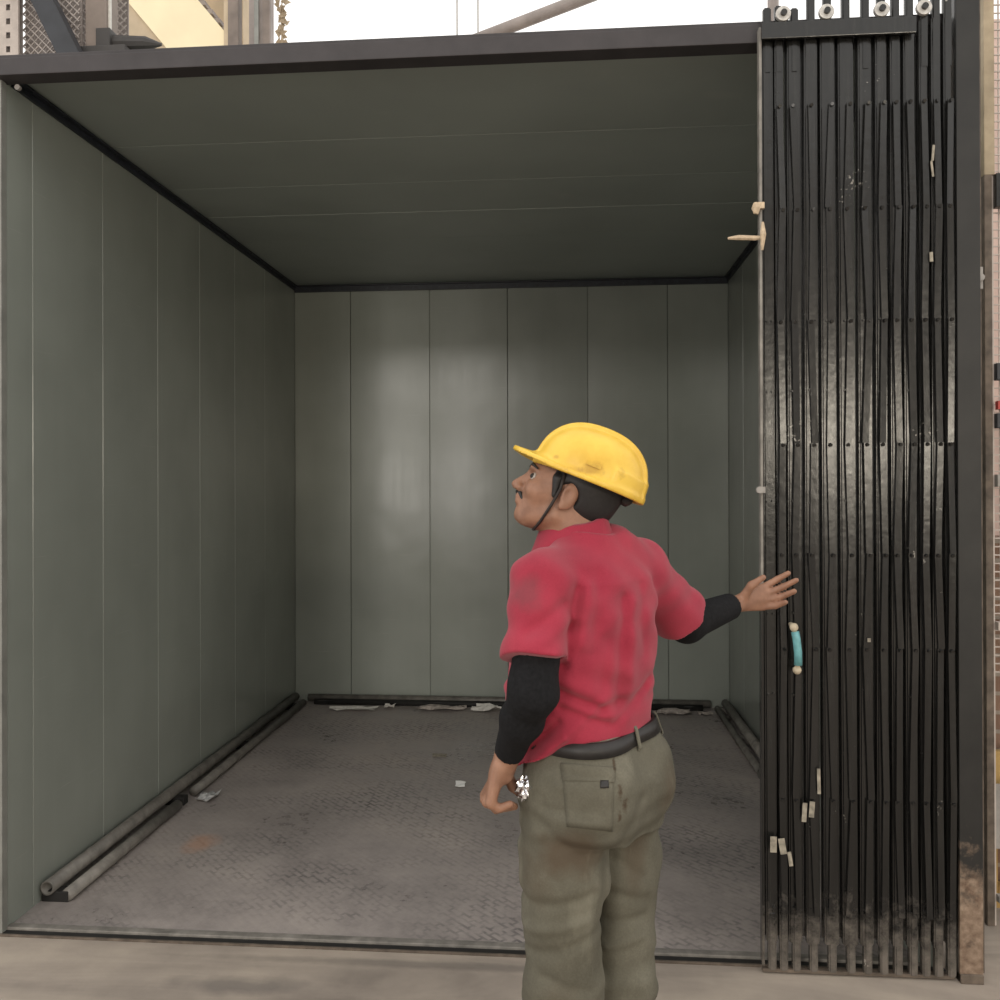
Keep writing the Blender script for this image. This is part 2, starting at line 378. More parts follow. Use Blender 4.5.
# scissor flats, folded nearly upright, riveted at every row
for i in range(1, 13):
    for k in range(len(rows)-1):
        z1, z0 = rows[k], rows[k+1]
        sgn = 1 if (k+i//4) % 2 else -1
        c, hw = pk[i]; amp = hw*.34*random.uniform(.3, 1)
        xa, xb = c-sgn*amp, c+sgn*amp
        bm = bmesh.new(); w = .0095
        tw = random.uniform(-.0035, .0035)
        y0 = -.021
        q = [(xb-w, y0, z1), (xb+w, y0+tw, z1), (xb+w, y0+.005+tw, z1), (xb-w, y0+.005, z1), (xa-w, y0-tw, z0), (xa+w, y0, z0), (xa+w, y0+.005, z0), (xa-w, y0+.005-tw, z0)]
        v = [bm.verts.new(p) for p in q]
        for f in ((0, 1, 2, 3), (7, 6, 5, 4), (0, 4, 5, 1), (1, 5, 6, 2), (2, 6, 7, 3), (3, 7, 4, 0)): bm.faces.new([v[j] for j in f])
        disc(bm, (xb, -.024, z1-.006), (random.uniform(-.4, .4), 1, random.uniform(.15, .5)), .0055, .007, 8)
        obj('lattice_bar', bm, M['gate'], g)
P('top_rail', M['gate'], g, (-.008, .47, -.036, -.024, 3.0, 3.052), bevel=.002)
P('bottom_runner', M['rusty'], g, (-.01, .588, -.006, .006, .006, .016))
P('edge_angle', M['pipe_lo'], g, (-.012, -.003, -.012, .016, 1.2, 3.05), bevel=.002)
P('edge_angle', M['gate'], g, (-.012, -.003, -.012, .016, .03, 1.2), bevel=.002)
for X in (2.69, 2.825, 2.996, 3.126):
    bm = bmesh.new(); disc(bm, (gx(X), -.018, 3.085), (0, 1, 0), .024, .014, 20); w = obj('roller', bm, M['zinc'], g, False, .002)
    bm = bmesh.new(); disc(bm, (gx(X), -.028, 3.085), (0, 1, 0), .010, .012, 12); obj('axle_bolt', bm, M['gate'], w)
# handle: teal sleeve on a bent rod with pale ends
bm = bmesh.new(); hp = [(gx(2.706), -.02, 1.128), (gx(2.708), -.05, 1.122), (gx(2.714), -.058, 1.09), (gx(2.719), -.058, 1.045), (gx(2.72), -.056, 1.01), (gx(2.718), -.045, .988), (gx(2.718), -.018, .984)]
tube(bm, hp, .0075, 10); hd = obj('handle', bm, M['bone'], g, True); hd['label'] = 'curved handle with teal sleeve'
bm = bmesh.new(); tube(bm, [(gx(2.7105), -.0555, 1.11), (gx(2.714), -.058, 1.09), (gx(2.719), -.058, 1.045), (gx(2.72), -.056, 1.005)], .0125, 14); obj('grip_sleeve', bm, M['teal'], hd, True)
for p in ((2.708, -.053, 1.123), (2.718, -.05, .988)):
    bm = bmesh.new(); blobmesh(bm, (gx(p[0]), p[1], p[2]), (.0135, .0135, .0145), 2, 0); obj('end_cap', bm, M['bone'], hd, True)
bm = bmesh.new(); box(bm, -.024, 0, -.028, -.012, 1.548, 1.568); disc(bm, (-.02, -.034, 1.558), (0, 1, 0), .011, .016, 12); obj('latch', bm, M['greybar'], g)
bm = bmesh.new(); box(bm, -.026, 0, -.03, -.014, 2.46, 2.48); blobmesh(bm, (-.026, -.024, 2.462), (.013, .012, .02), 2, .2); obj('latch', bm, M['wood'], g)
for (X, z, w, h) in ((2.648, .425, .02, .05), (2.676, .42, .02, .05), (2.70, .38, .012, .045), (2.745, .53, .014, .06), (2.768, .54, .016, .05), (2.79, .63, .01, .08), (3.149, 2.62, .007, .05), (3.146, 2.57, .006, .05), (3.142, 2.292, .01, .03), (2.947, 1.081, .01, .012)):
    bm = bmesh.new(); mt = Matrix.Translation((gx(X), -.0275, z)) @ Matrix.Rotation(random.uniform(-.2, .2), 4, 'Y')
    box(bm, -w/2, w/2, -.0015, .0015, -h/2, h/2, mt); obj('tape_scrap', bm, M['tape'], g)
# wooden stick wedged in the leading edge
bm = bmesh.new()
tube(bm, [(2.512, -.1, 2.367), (2.545, -.1, 2.369), (2.597, -.1, 2.366), (2.618, -.108, 2.365)], [.004, .0085, .008, .006], 7)
tube(bm, [(2.618, -.118, 2.411), (2.618, -.124, 2.37), (2.616, -.118, 2.322)], [.004, .010, .004], 7)
tag(obj('wooden_stick', bm, M['wood']), 'pale splintered wooden stick poking out from the upper leading edge of the folded gate', 'stick')
# fixed posts right of the gate
t = thing('gate_post', 'wide dark flat post with rust at its foot, beside the folded gate', 'post', (3.26, -.06, 0))
P('post_face', M['post'], t, (-.034, .037, -.03, -.018, 0, 3.4), bevel=.002)
P('post_web', M['gate'], t, (-.034, -.026, -.018, .05, 0, 3.4))
P('foot_plate', M['rusty'], t, (-.034, .036, -.036, .03, 0, .03), bevel=.003)
t = thing('hoist_angle', 'narrow rusty brown angle standing just behind the wide dark gate post', 'post', (3.313, -.02, 0))
P('front_leaf', M['rusty'], t, (-.016, .016, -.008, 0, 0, 3.4), bevel=.001)
P('side_leaf', M['post'], t, (-.016, -.008, 0, .06, 0, 3.4))
bm = bmesh.new(); box(bm, -.012, .01, -.03, -.008, 2.20, 2.27); disc(bm, (0, -.03, 2.235), (0, 1, 0), .012, .02, 10); obj('clamp', bm, M['greybar'], t)

# ------------------------------------------------------------------ right of the lift: guard screen and the clutter behind it
def netting(bm, x0, x1, z0, z1, y, px, pz, r, diag=False):
    if diag:
        k = x0-(z1-z0)
        while k < x1:
            for s in (1, -1):
                a = (k, z0) if s > 0 else (k, z1); b = (k+(z1-z0), z1) if s > 0 else (k+(z1-z0), z0)
                ta = max(0, (x0-a[0])/(b[0]-a[0])); tb = min(1, (x1-a[0])/(b[0]-a[0]))
                if tb > ta:
                    f = lambda t: (a[0]+(b[0]-a[0])*t, y+s*r, a[1]+(b[1]-a[1])*t)
                    tube(bm, [f(ta), f(tb)], r, 4, False)
            k += px
        return
    n = int((x1-x0)/px); k = int((z1-z0)/pz)
    for i in range(n+1): box(bm, x0+i*px-r, x0+i*px+r, y-r, y+r, z0, z1)
    for j in range(k+1): box(bm, x0-r, x1+r, y-r*2, y, z0+j*pz-r, z0+j*pz+r)
t = thing('guard_screen', 'cream framed wire guard screen standing beside the gate post', 'screen', (3.505, .3, 0))
P('upright', M['rusty'], t, (-.022, .004, -.02, .02, 0, 2.68), bevel=.002)
P('upright', M['creampost'], t, (-.022, .014, -.02, .02, 2.68, 3.6), bevel=.002)
P('edge_trim', M['palepost'], t, (.004, .012, -.012, .0, 0, 2.68))
P('upright', M['creampost'], t, (.86, .9, -.02, .02, 0, 3.6), bevel=.002)
bm = bmesh.new(); netting(bm, .012, .86, .9, 3.55, .01, .03, .03, .0022); obj('wire_netting', bm, M['palepost'], t)
for z, mt, hh in ((2.62, 'gate', .06), (1.975, 'brace', .03), (1.80, 'brace', .026), (1.587, 'greybar', .022), (1.07, 'palepost', .014), (.1, 'greybar', .012)):
    P('cross_rail', M[mt], t, (.012, .86, -.035, -.005, z-hh, z+hh), bevel=.002)
P('kick_plate', M['greybar'], t, (.012, .86, -.004, .004, .27, .5))
rb = P('cross_rail', M['red'], t, (.012, .86, -.04, -.02, 1.84, 1.87)); rb['label'] = 'thin red rail'
tag(P('plaster_wall', M['pink'], None, (3.57, 6.5, 1.55, 1.7, 0, 3.9)), 'pinkish plaster wall seen through the wire guard screen', 'wall')
tag(P('brick_pier', M['brick'], None, (3.57, 4.5, .62, .85, 0, 1.36)), 'low brown brick pier behind the lower part of the guard screen', 'brickwork')
tag(P('ochre_board', M['yellowboard'], None, (3.52, 4.2, .42, .45, .32, .58), (3.52, 4.2, .42, .60, 0, .02), (3.56, 3.6, .45, .58, 0, .5)), 'ochre board standing low behind the guard screen, in front of the brick pier', 'board')

# ------------------------------------------------------------------ hoistway steel above and behind the car
t = thing('slotted_post', 'pale slotted steel post rising behind the left end of the header beam', 'post', (-.39, .6, 0))
P('flange', M['palepost'], t, (-.042, -.018, -.012, 0, 0, 4.4)); P('flange', M['palepost'], t, (.018, .046, -.012, 0, 0, 4.4))
bm = bmesh.new(); zs = [0]
for k in range(73): zs += [.02+k*.06, .046+k*.06]
zs.append(4.4); g4 = [[bm.verts.new((x, -.012, z)) for x in (-.018, -.009, .009, .018)] for z in zs]
for k in range(len(zs)-1):
    for j in range(3):
        if not (j == 1 and k % 2 == 1): bm.faces.new((g4[k][j], g4[k][j+1], g4[k+1][j+1], g4[k+1][j]))
obj('slotted_web', bm, M['palepost'], t); P('back_web', M['meshback'], t, (-.042, .046, .012, .02, 0, 4.4))
t = thing('mesh_panel', 'grey wire mesh panel above the left wall, beside the pale slotted post', 'panel', (-.225, .66, 0))
bm = bmesh.new(); netting(bm, -.135, .125, 2.9, 4.4, -.02, .035, .035, .0035, True); obj('wire_netting', bm, M['mesh'], t)
P('backing_sheet', M['meshback'], t, (-.135, .125, 0, .006, 0, 4.4))
t = thing('mesh_panel', 'small grey mesh panel on the car roof, between the dark brace and the box column', 'panel', (-.14, .9, H+.06))
bm = bmesh.new(); netting(bm, -.12, .12, 0, 1.4, -.02, .035, .035, .0035, True); obj('wire_netting', bm, M['mesh'], t)
P('backing_sheet', M['meshback'], t, (-.12, .12, 0, .006, 0, 1.4))
bm = bmesh.new(); v0, v1 = Vector((.062, .5, H+.064)), Vector((-.58, .5, 4.4))
dr = (v1-v0).normalized(); sd = Vector((dr.z, 0, -dr.x))
vs = [bm.verts.new(p+sd*a+Vector((0, b, 0))) for p in (v0, v1) for a, b in ((-.043, 0), (.043, 0), (.043, .06), (-.043, .06))]
for f in ((0, 1, 2, 3), (7, 6, 5, 4), (0, 4, 5, 1), (1, 5, 6, 2), (2, 6, 7, 3), (3, 7, 4, 0)): bm.faces.new([vs[i] for i in f])
tag(obj('diagonal_brace', bm, M['brace']), 'blue-black flat steel brace slanting down onto the car roof past the mesh', 'brace')
t = thing('box_column', 'brown steel box column standing on the front left of the car roof', 'column', (-.012, .62, H+.06))
P('shaft', M['browncol'], t, (-.052, .04, 0, .1, 0, 1.4), bevel=.004)
P('base_collar', M['beam_dark'], t, (.0, .062, -.01, .1, 0, .43), bevel=.004)
P('edge_strip', M['paper'], t, (.04, .05, .02, .03, .43, 1.4))
P('base_plate', M['beam_dark'], t, (-.06, .14, -.03, .12, 0, .345), bevel=.004)
bm = bmesh.new(); tube(bm, [(.06, .04, .385), (.2, .04, .38), (.268, .04, .372)], [.034, .028, .006], 10); obj('pointed_bar', bm, M['beam_dark'], t)
def slant(name, mat, x0, z0, x1, z1, y0, y1, hw, label, cat, drop=7):
    """a slab lying along the slope from (x0,z0) to (x1,z1), half-width hw across the slope"""
    a = Vector((x0, 0, z0)); b = Vector((x1, 0, z1)); d = (b-a).normalized(); n = Vector((d.z, 0, -d.x))
    bm = bmesh.new(); vs = [bm.verts.new(p+n*s*hw+Vector((0, y, 0))) for p in (a, b) for s, y in ((-1, y0), (1, y0), (1, y1), (-1, y1))]
    for f in ((0, 1, 2, 3), (7, 6, 5, 4), (0, 4, 5, 1), (1, 5, 6, 2), (2, 6, 7, 3), (3, 7, 4, 0)): bm.faces.new([vs[i] for i in f])
    return tag(obj(name, bm, mat), label, cat)
sf = thing('stair_flight', 'cream sloping sheet behind the car roof, between box column and brown column', 'stair')
q = slant('soffit_sheet', M['cream'], -3.66, 8.4, 3.32, .02, 4.6, 4.8, .25, '', '')
q.parent = sf; del q['label']; del q['category']
slant('sloping_board', M['tan'], -4.117, 8.4, 2.863, .02, 4.62, 4.78, 0.099, 'tan sloping board lying along the lower edge of the cream sheet', 'board')
slant('stair_stringer', M['brace'], -4.286, 8.4, 2.694, .02, 4.6, 4.78, 0.028, 'dark thin sloping stringer below the tan board and cream sheet', 'beam')
slant('sloping_board', M['tan'], -4.547, 8.4, 2.433, .02, 4.62, 4.78, 0.17, 'wide tan sloping board between the dark thin stringer and the box column', 'board')
a = Vector((-3.66, 0, 8.4)); b = Vector((3.32, 0, .02)); d = (b-a).normalized(); n = Vector((-d.z, 0, d.x))
nn = n if n.x > 0 else -n
for k in range(14, 58):
    c = a+d*(.11*k+.05)+nn*.262
    P('tread', M['greycol'], sf, (c.x-.03, c.x+.03, 4.65, 4.8, c.z-.02, c.z+.02))
tag(P('plaster_pier', M['tan'], None, (-1.75, -1.1, 5.1, 5.4, 0, 7.5)), 'tan plaster pier behind the toothed stair edge and brown column', 'pier')
t = thing('brown_column', 'narrow brown steel column rising behind the car beside the tan pier', 'column', (-1.0, 4.6, 0))
P('shaft', M['browncol'], t, (-.03, .065, -.05, .05, 0, 7.5), bevel=.004); P('edge_strip', M['tan'], t, (-.075, -.03, -.03, .03, 0, 7.5))
t = thing('grey_column', 'wide grey ribbed column against the white sky behind the car', 'column', (-.76, 4.6, 0))
P('shaft', M['greycol'], t, (-.075, .12, -.05, .05, 0, 7.5), bevel=.004); P('rib', M['browncol'], t, (.06, .125, -.08, -.05, 0, 7.5)); P('rib', M['jamb'], t, (-.02, .02, -.07, -.05, 0, 7.5))
bm = bmesh.new()
for k in range(170):
    p = Vector((-.68+random.gauss(0, .022), 5.0, 5.6+random.gauss(0, .5))); a = random.random()*6.28
    v = [bm.verts.new(p+Vector((math.cos(a+q)*.04, random.uniform(-.02, .02), math.sin(a+q)*.04))) for q in (0, 2.1, 4.2)]; bm.faces.new(v)
tube(bm, [(-.69, 5.0, 0), (-.69, 5.0, 5.4), (-.68, 5.0, 6.8)], .006, 5)
tag(obj('climbing_plant', bm, M['tan']), 'wispy pale climber beside the grey ribbed column', 'plant')
for i, (px, xx) in enumerate(((457, 1.381), (478, 1.5))):
    t = thing('hoist_rope', ('thin steel hoist rope against the white sky, nearer the grey column', 'thin steel hoist rope against the white sky, nearer the sloping pole')[i], 'rope', (xx, 1.9, H+.06), 'hoist ropes above the car')
    bm = bmesh.new(); tube(bm, [(0, 0, 0), (0, 0, 5)], .0045, 6); obj('strand', bm, M['greybar'], t)
    bm = bmesh.new(); disc(bm, (0, 0, .03), (0, 0, 1), .02, .06, 10); obj('socket', bm, M['greybar'], t)
t = thing('sloping_pole', 'weathered grey pole sloping up across the white sky above the header beam', 'pole', (0, 4.6, 0))
bm = bmesh.new(); tube(bm, [(-.5, .34, 5.128), (3.9, .34, 6.62)], .055, 10); obj('pole', bm, M['greycol'], t, True)
bm = bmesh.new(); tube(bm, [(3.85, .34, 0), (3.85, .34, 6.8)], .05, 10); obj('mast', bm, M['greycol'], t, True)
# ------------------------------------------------------------------ the worker (implicit surfaces, meshed by surface nets)
PD = 1.97                                       # distance of the figure's axis from the camera, m
XR = (590-500)/FPX*PD
def F(px, py, dy=0.0):                          # figure frame: x right, y away, z up; origin on the floor
    d = PD+dy
    return np.array([(px-500)/FPX*d-XR, dy, EYE-(py-486.9)/FPX*d])
cyw, syw = math.cos(YAW), math.sin(YAW)
PO = Vector((CX+cyw*XR-syw*PD, -CD+syw*XR+cyw*PD, 0))
A = math.radians(50)
LAT = np.array([math.cos(A), math.sin(A), 0]); FWD = np.array([-math.sin(A), math.cos(A), 0])   # his right, his front

class Vol:
    def __init__(s, lo, hi, h):
        s.lo = np.array(lo, float); s.h = h
        s.n = np.ceil((np.array(hi)-s.lo)/h).astype(int)+1
        s.D = np.full(s.n, 1.0, np.float32)
    def grid(s, lo, hi):
        i0 = np.clip(np.floor((np.array(lo)-s.lo)/s.h).astype(int), 0, s.n); i1 = np.clip(np.ceil((np.array(hi)-s.lo)/s.h).astype(int)+1, 0, s.n)
        ax = [((np.arange(a, b)*s.h+o).astype(np.float32)) for a, b, o in zip(i0, i1, s.lo)]
        return tuple(slice(a, b) for a, b in zip(i0, i1)), ax[0][:, None, None], ax[1][None, :, None], ax[2][None, None, :]
    def add(s, fn, lo, hi, k=.01, op='u'):
        sl, x, y, z = s.grid(lo, hi)
        if min(q.stop-q.start for q in sl) <= 0: return
        d = fn(x, y, z).astype(np.float32); D = s.D[sl]
        if op == 'u':
            if k > 0:
                h = np.clip(k-np.abs(D-d), 0, None)/k
                s.D[sl] = np.minimum(D, d)-h*h*k*.25
            else: s.D[sl] = np.minimum(D, d)
        elif op == 's':
            if k > 0:
                h = np.clip(k-np.abs(D+d), 0, None)/k
                s.D[sl] = np.maximum(D, -d)+h*h*k*.25
            else: s.D[sl] = np.maximum(D, -d)
        else: s.D[sl] = D+d
    def cap(s, a, b, ra, rb, k=.02, op='u', m=.05):
        a = np.asarray(a, float); b = np.asarray(b, float); r = max(ra, rb)+m
        ab = b-a; L2 = float(ab@ab)
        def fn(x, y, z):
            t = np.clip(((x-a[0])*ab[0]+(y-a[1])*ab[1]+(z-a[2])*ab[2])/L2, 0, 1)
            return np.sqrt((x-a[0]-t*ab[0])**2+(y-a[1]-t*ab[1])**2+(z-a[2]-t*ab[2])**2)-(ra+(rb-ra)*t)
        s.add(fn, np.minimum(a, b)-r, np.maximum(a, b)+r, k, op)
    def chain(s, pts, rs, k=.01):
        for a, b, ra, rb in zip(pts, pts[1:], rs, rs[1:]): s.cap(a, b, ra, rb, k)
    def ell(s, c, R, rad, k=.02, op='u', m=.05):
        c = np.asarray(c, float); R = np.asarray(R, float); rad = np.asarray(rad, float)
        def fn(x, y, z):
            q = [((x-c[0])*R[i][0]+(y-c[1])*R[i][1]+(z-c[2])*R[i][2]) for i in range(3)]
            k0 = np.sqrt(sum((a/r)**2 for a, r in zip(q, rad))); k1 = np.sqrt(sum((a/(r*r))**2 for a, r in zip(q, rad)))+1e-6
            return k0*(k0-1)/k1
        e = rad.max()+m
        s.add(fn, c-e, c+e, k, op)
    def loft(s, st, k=.02, disp=None, p=2.3, zc=(None, None), op='u'):
        """stack of superellipses: rows (z, forward offset, lateral offset, a, b) in the body axes"""
        st = np.array(sorted(st), float); zz = st[:, 0]
        amax = st[:, 3:].max()+.12
        def fn(x, y, z):
            e, l, a, b = (np.interp(z, zz, st[:, i]) for i in (1, 2, 3, 4))
            u = x*LAT[0]+y*LAT[1]-l; v = x*FWD[0]+y*FWD[1]-e
            q = (np.abs(u/a)**p+np.abs(v/b)**p)**(1/p)
            d = (q-1)*np.minimum(a, b)*.92
            d = np.maximum(d, np.maximum(zz[0]-z, z-zz[-1]))
            return d
        s.add(fn, (-amax-.05, -amax-.05, zz[0]-.05), (amax+.05, amax+.05, zz[-1]+.05), k, op)
    def plane(s, c, n, lo, hi, k=.0):
        """cut away the side the normal points to"""
        s.add(lambda x, y, z: -((x-c[0])*n[0]+(y-c[1])*n[1]+(z-c[2])*n[2]), lo, hi, k, 's')
    def mesh(s, name, mat, parent, smooth_it=1):
        D = s.D; D = np.pad(D, 1, constant_values=1.0)
        ins = D < 0; nx, ny, nz = D.shape
        c = sum(ins[i:nx-1+i, j:ny-1+j, k:nz-1+k].astype(np.int8) for i in (0, 1) for j in (0, 1) for k in (0, 1))
        act = (c > 0) & (c < 8); idx = np.argwhere(act)
        ids = np.full(act.shape, -1, np.int32); ids[act] = np.arange(len(idx))
        acc = np.zeros((len(idx), 3)); cnt = np.zeros(len(idx))
        for ax in range(3):
            o = [i for i in range(3) if i != ax]
            for p in (0, 1):
                for q in (0, 1):
                    off = np.zeros(3, int); off[o[0]] = p; off[o[1]] = q
                    i0 = idx+off; i1 = i0.copy(); i1[:, ax] += 1
                    d0 = D[tuple(i0.T)]; d1 = D[tuple(i1.T)]; cr = (d0 < 0) != (d1 < 0)
                    t = np.where(cr, d0/np.where(cr, d0-d1, 1), 0)
                    pos = np.zeros((len(idx), 3)); pos[:] = off; pos[:, ax] = t
                    acc[cr] += pos[cr]; cnt[cr] += 1
        V = (idx+acc/cnt[:, None]-1)*s.h+s.lo
        quads = []
        for ax in range(3):
            a, b = [(1, 2), (2, 0), (0, 1)][ax]
            sl0 = [slice(1, -1)]*3; sl1 = [slice(1, -1)]*3; sl0[ax] = slice(0, D.shape[ax]-1); sl1[ax] = slice(1, D.shape[ax])
            s0 = ins[tuple(sl0)]; s1 = ins[tuple(sl1)]; e = np.argwhere(s0 != s1)
            base = e.copy()
            for q in range(3):
                if q != ax: base[:, q] += 1
            fl = s0[tuple(e.T)]
            def cell(da, db):
                i = base.copy(); i[:, a] -= da; i[:, b] -= db; return ids[tuple(i.T)]
            Q = np.stack([cell(1, 1), cell(0, 1), cell(0, 0), cell(1, 0)], 1)
            Q[~fl] = Q[~fl][:, ::-1]; quads.append(Q)
        Q = np.concatenate(quads)
        for _ in range(smooth_it):
            S_ = np.zeros_like(V); n_ = np.zeros(len(V))
            for i in range(4):
                for j in ((i+1) % 4, (i-1) % 4):
                    np.add.at(S_, Q[:, i], V[Q[:, j]]); np.add.at(n_, Q[:, i], 1)
            V = V*.5+.5*S_/n_[:, None]
        me = bpy.data.meshes.new(name)
        me.vertices.add(len(V)); me.vertices.foreach_set('co', V.astype(np.float32).ravel())
        me.loops.add(Q.size); me.loops.foreach_set('vertex_index', Q.astype(np.int32).ravel())
        me.polygons.add(len(Q)); me.polygons.foreach_set('loop_start', np.arange(0, Q.size, 4, dtype=np.int32)); me.polygons.foreach_set('loop_total', np.full(len(Q), 4, np.int32))
        me.update(calc_edges=True); me.validate()
        return link(name, me, mat, parent, True)

def seg2(x, z, a, b):
    """distance in the picture-facing (x,z) plane of the figure to a segment"""
    ab = np.array([b[0]-a[0], b[2]-a[2]]); L2 = float(ab@ab)
    t = np.clip(((x-a[0])*ab[0]+(z-a[2])*ab[1])/L2, 0, 1)
    return np.sqrt((x-a[0]-t*ab[0])**2+(z-a[2]-t*ab[1])**2)
def fold(v, a, b, wd, dep, ymax=.12):
    """press (dep>0) or raise (dep<0) a crease running from a to b on the side that faces -y"""
    lo = np.minimum(a, b)-3*wd; hi = np.maximum(a, b)+3*wd; lo[1] = -.45; hi[1] = ymax
    v.add(lambda x, y, z: dep*np.exp(-(seg2(x, z, a, b)/wd)**2)*np.clip((ymax-y)/.08, 0, 1), lo, hi, op='d')

per = thing('person', 'worker in red polo shirt and yellow hard hat facing the lift, one arm out', 'person', PO, None, YAW)
LO, HI = (-.36, -.36, 0), (.72, .66, 1.74)
# joints
shL, elL, wrL = F(541, 581, -.135), F(534, 688, -.215), F(506, 757, -.115)
shR, elR, wrR = F(639, 572, .14), F(686, 624, .31), F(737, 604, .45)
hipL, knL, anL = F(563, 800, -.06), F(562, 985, -.055), np.array([-.075, -.05, .09])
hipR, knR, anR = F(622, 800, .075), F(618, 975, .07), np.array([.085, .08, .09])
EAR = F(567, 497, -.06)
HP = math.radians(22)
hf = np.array([-math.cos(HP), .10, math.sin(HP)]); hf /= np.linalg.norm(hf)
hs = np.array([-.05, -1.0, .03]); hs -= hf*(hs@hf); hs /= np.linalg.norm(hs)     # his left (towards the camera)
hu = np.cross(hf, hs); hu *= 1 if hu[2] > 0 else -1
HEADC = EAR-hs*-.0-hs*.072                       # midline point between the ears
def Hd(f, s_, u): return HEADC+hf*f+hs*s_+hu*u
HR = [hf, hs, hu]

# --- body: one continuous figure
v = Vol(LO, HI, .004)
v.loft([(.80, -.01, 0, .155, .115), (.90, -.01, 0, .155, .115), (1.0, .02, 0, .140, .095), (1.1, .025, 0, .145, .095), (1.25, .015, 0, .160, .098), (1.36, 0, 0, .145, .088), (1.43, 0, 0, .09, .065)], .03)
for a_, b_ in ((shL, -1), (shR, 1)): v.cap(np.array([0, 0, 1.385])+LAT*.08*b_, a_, .05, .052, .04)
v.chain([shL, elL, wrL+(elL-wrL)*.08], [.046, .034, .027], .01)
v.chain([shR, elR, wrR+(elR-wrR)*.08], [.046, .034, .027], .01)
v.chain([hipL, knL, anL, anL-[0, 0, .05]], [.085, .058, .04, .04], .04); v.chain([hipR, knR, anR, anR-[0, 0, .05]], [.085, .058, .04, .04], .04)
for an in (anL, anR): v.cap(an+[0, 0, -.05]-FWD*.03, an+[0, 0, -.06]+FWD*.15, .036, .028, .02)
nb = F(586, 548, .0); v.chain([nb, Hd(-.03, 0, -.055), Hd(-.01, 0, -.02)], [.066, .056, .058], .03)
# head
v.ell(Hd(-.015, 0, .055), HR, (.098, .074, .088), .02)
v.ell(Hd(.045, 0, .0), HR, (.058, .062, .085), .03)
v.ell(Hd(.062, 0, -.058), HR, (.036, .040, .036), .03)                  # jaw
v.ell(Hd(.083, 0, -.078), HR, (.016, .02, .014), .02)                   # chin
v.cap(Hd(.012, .05, -.05), Hd(.07, .024, -.078), .014, .013, .02); v.cap(Hd(.012, -.05, -.05), Hd(.07, -.024, -.078), .014, .013, .02)
v.cap(Hd(.095, -.028, .036), Hd(.095, .028, .036), .010, .010, .015)    # brow
v.chain([Hd(.1, 0, .02), Hd(.122, 0, -.014)], [.007, .0115], .012)      # nose
for sg in (1, -1):
    v.ell(Hd(.112, sg*.012, -.019), HR, (.011, .008, .008), .008)       # nostril wing
    v.ell(Hd(.098, sg*.031, .017), HR, (.014, .015, .010), .012, 's')   # eye socket
    v.ell(Hd(.072, sg*.046, -.012), HR, (.024, .018, .018), .02)        # cheekbone
    v.ell(Hd(-.004, sg*.073, .002), [hf*.96+hs*.28*sg, hs*.96-hf*.28*sg, hu], (.019, .0065, .032), .006)   # ear
    v.ell(Hd(-.001, sg*.081, .006), [hf, hs, hu], (.009, .006, .016), .004, 's')
    v.ell(Hd(.004, sg*.073, -.024), HR, (.009, .006, .010), .005)       # lobe
v.cap(Hd(.106, -.018, -.037), Hd(.106, .018, -.037), .0075, .0075, .006) # lips
v.cap(Hd(.103, -.016, -.049), Hd(.103, .016, -.049), .0075, .0075, .006)
# left hand: hanging, fingers curled round the packet
kL = [F(484, 795, -.075), F(484, 799, -.098), F(486, 802, -.121), F(490, 803, -.143)]
wl = wrL
v.chain([wl, F(501, 772, -.112)], [.028, .027], .012)
for q, kk in enumerate(kL): v.cap(F(501-q, 768, -.095-.012*q), kk, .0155, .0115, .012)
for q, kk in enumerate(kL):
    md = F(495+q, 809-q*.3, -.078-.02*q); tp = F(514-q*1.5, 806-q*.8, -.085-.018*q)
    v.chain([kk, md, tp], [.0108, .0098, .0082], .003)
v.chain([F(504, 770, -.085), F(512, 786, -.075), F(521, 795, -.085)], [.0145, .0115, .0088], .006)
# right hand: held out open towards the gate
rt = [F(763, 588, .475), F(766, 594.5, .47), F(765, 601, .468), F(762, 607.5, .47)]
mdp = [F(777, 580, .478), F(783, 587.5, .470), F(782, 597, .464), F(775, 606.5, .462)]
tpp = [F(788, 574, .470), F(796, 581, .455), F(794, 592, .448), F(785, 603, .446)]
for q in range(4):
    v.cap(F(740, 600+q*2.2, .455), rt[q], .0155, .0115, .012)
    v.chain([rt[q], mdp[q], tpp[q]], [.0105, .0095, .0078], .003)
v.chain([F(743, 598, .445), F(751, 586, .43), F(763, 578, .425)], [.0145, .0115, .0085], .006)
# hair stays separate; clip below ground
body = v.mesh('body', M['skin'], per)
# nails would be under 2 px: left to the finger shape
# eyes
for sg in (1, -1):
    bm = bmesh.new(); bmesh.ops.create_uvsphere(bm, u_segments=16, v_segments=10, radius=.0102); bmesh.ops.translate(bm, verts=bm.verts, vec=Vector(Hd(.0862, sg*.0305, .016)))
    e_ = obj('eye', bm, M['eye'], per, True)
    bm = bmesh.new(); bmesh.ops.create_uvsphere(bm, u_segments=12, v_segments=8, radius=.0068); bmesh.ops.translate(bm, verts=bm.verts, vec=Vector(Hd(.0905, sg*.0335, .0165)))
    obj('iris', bm, M['hair'], e_, True)

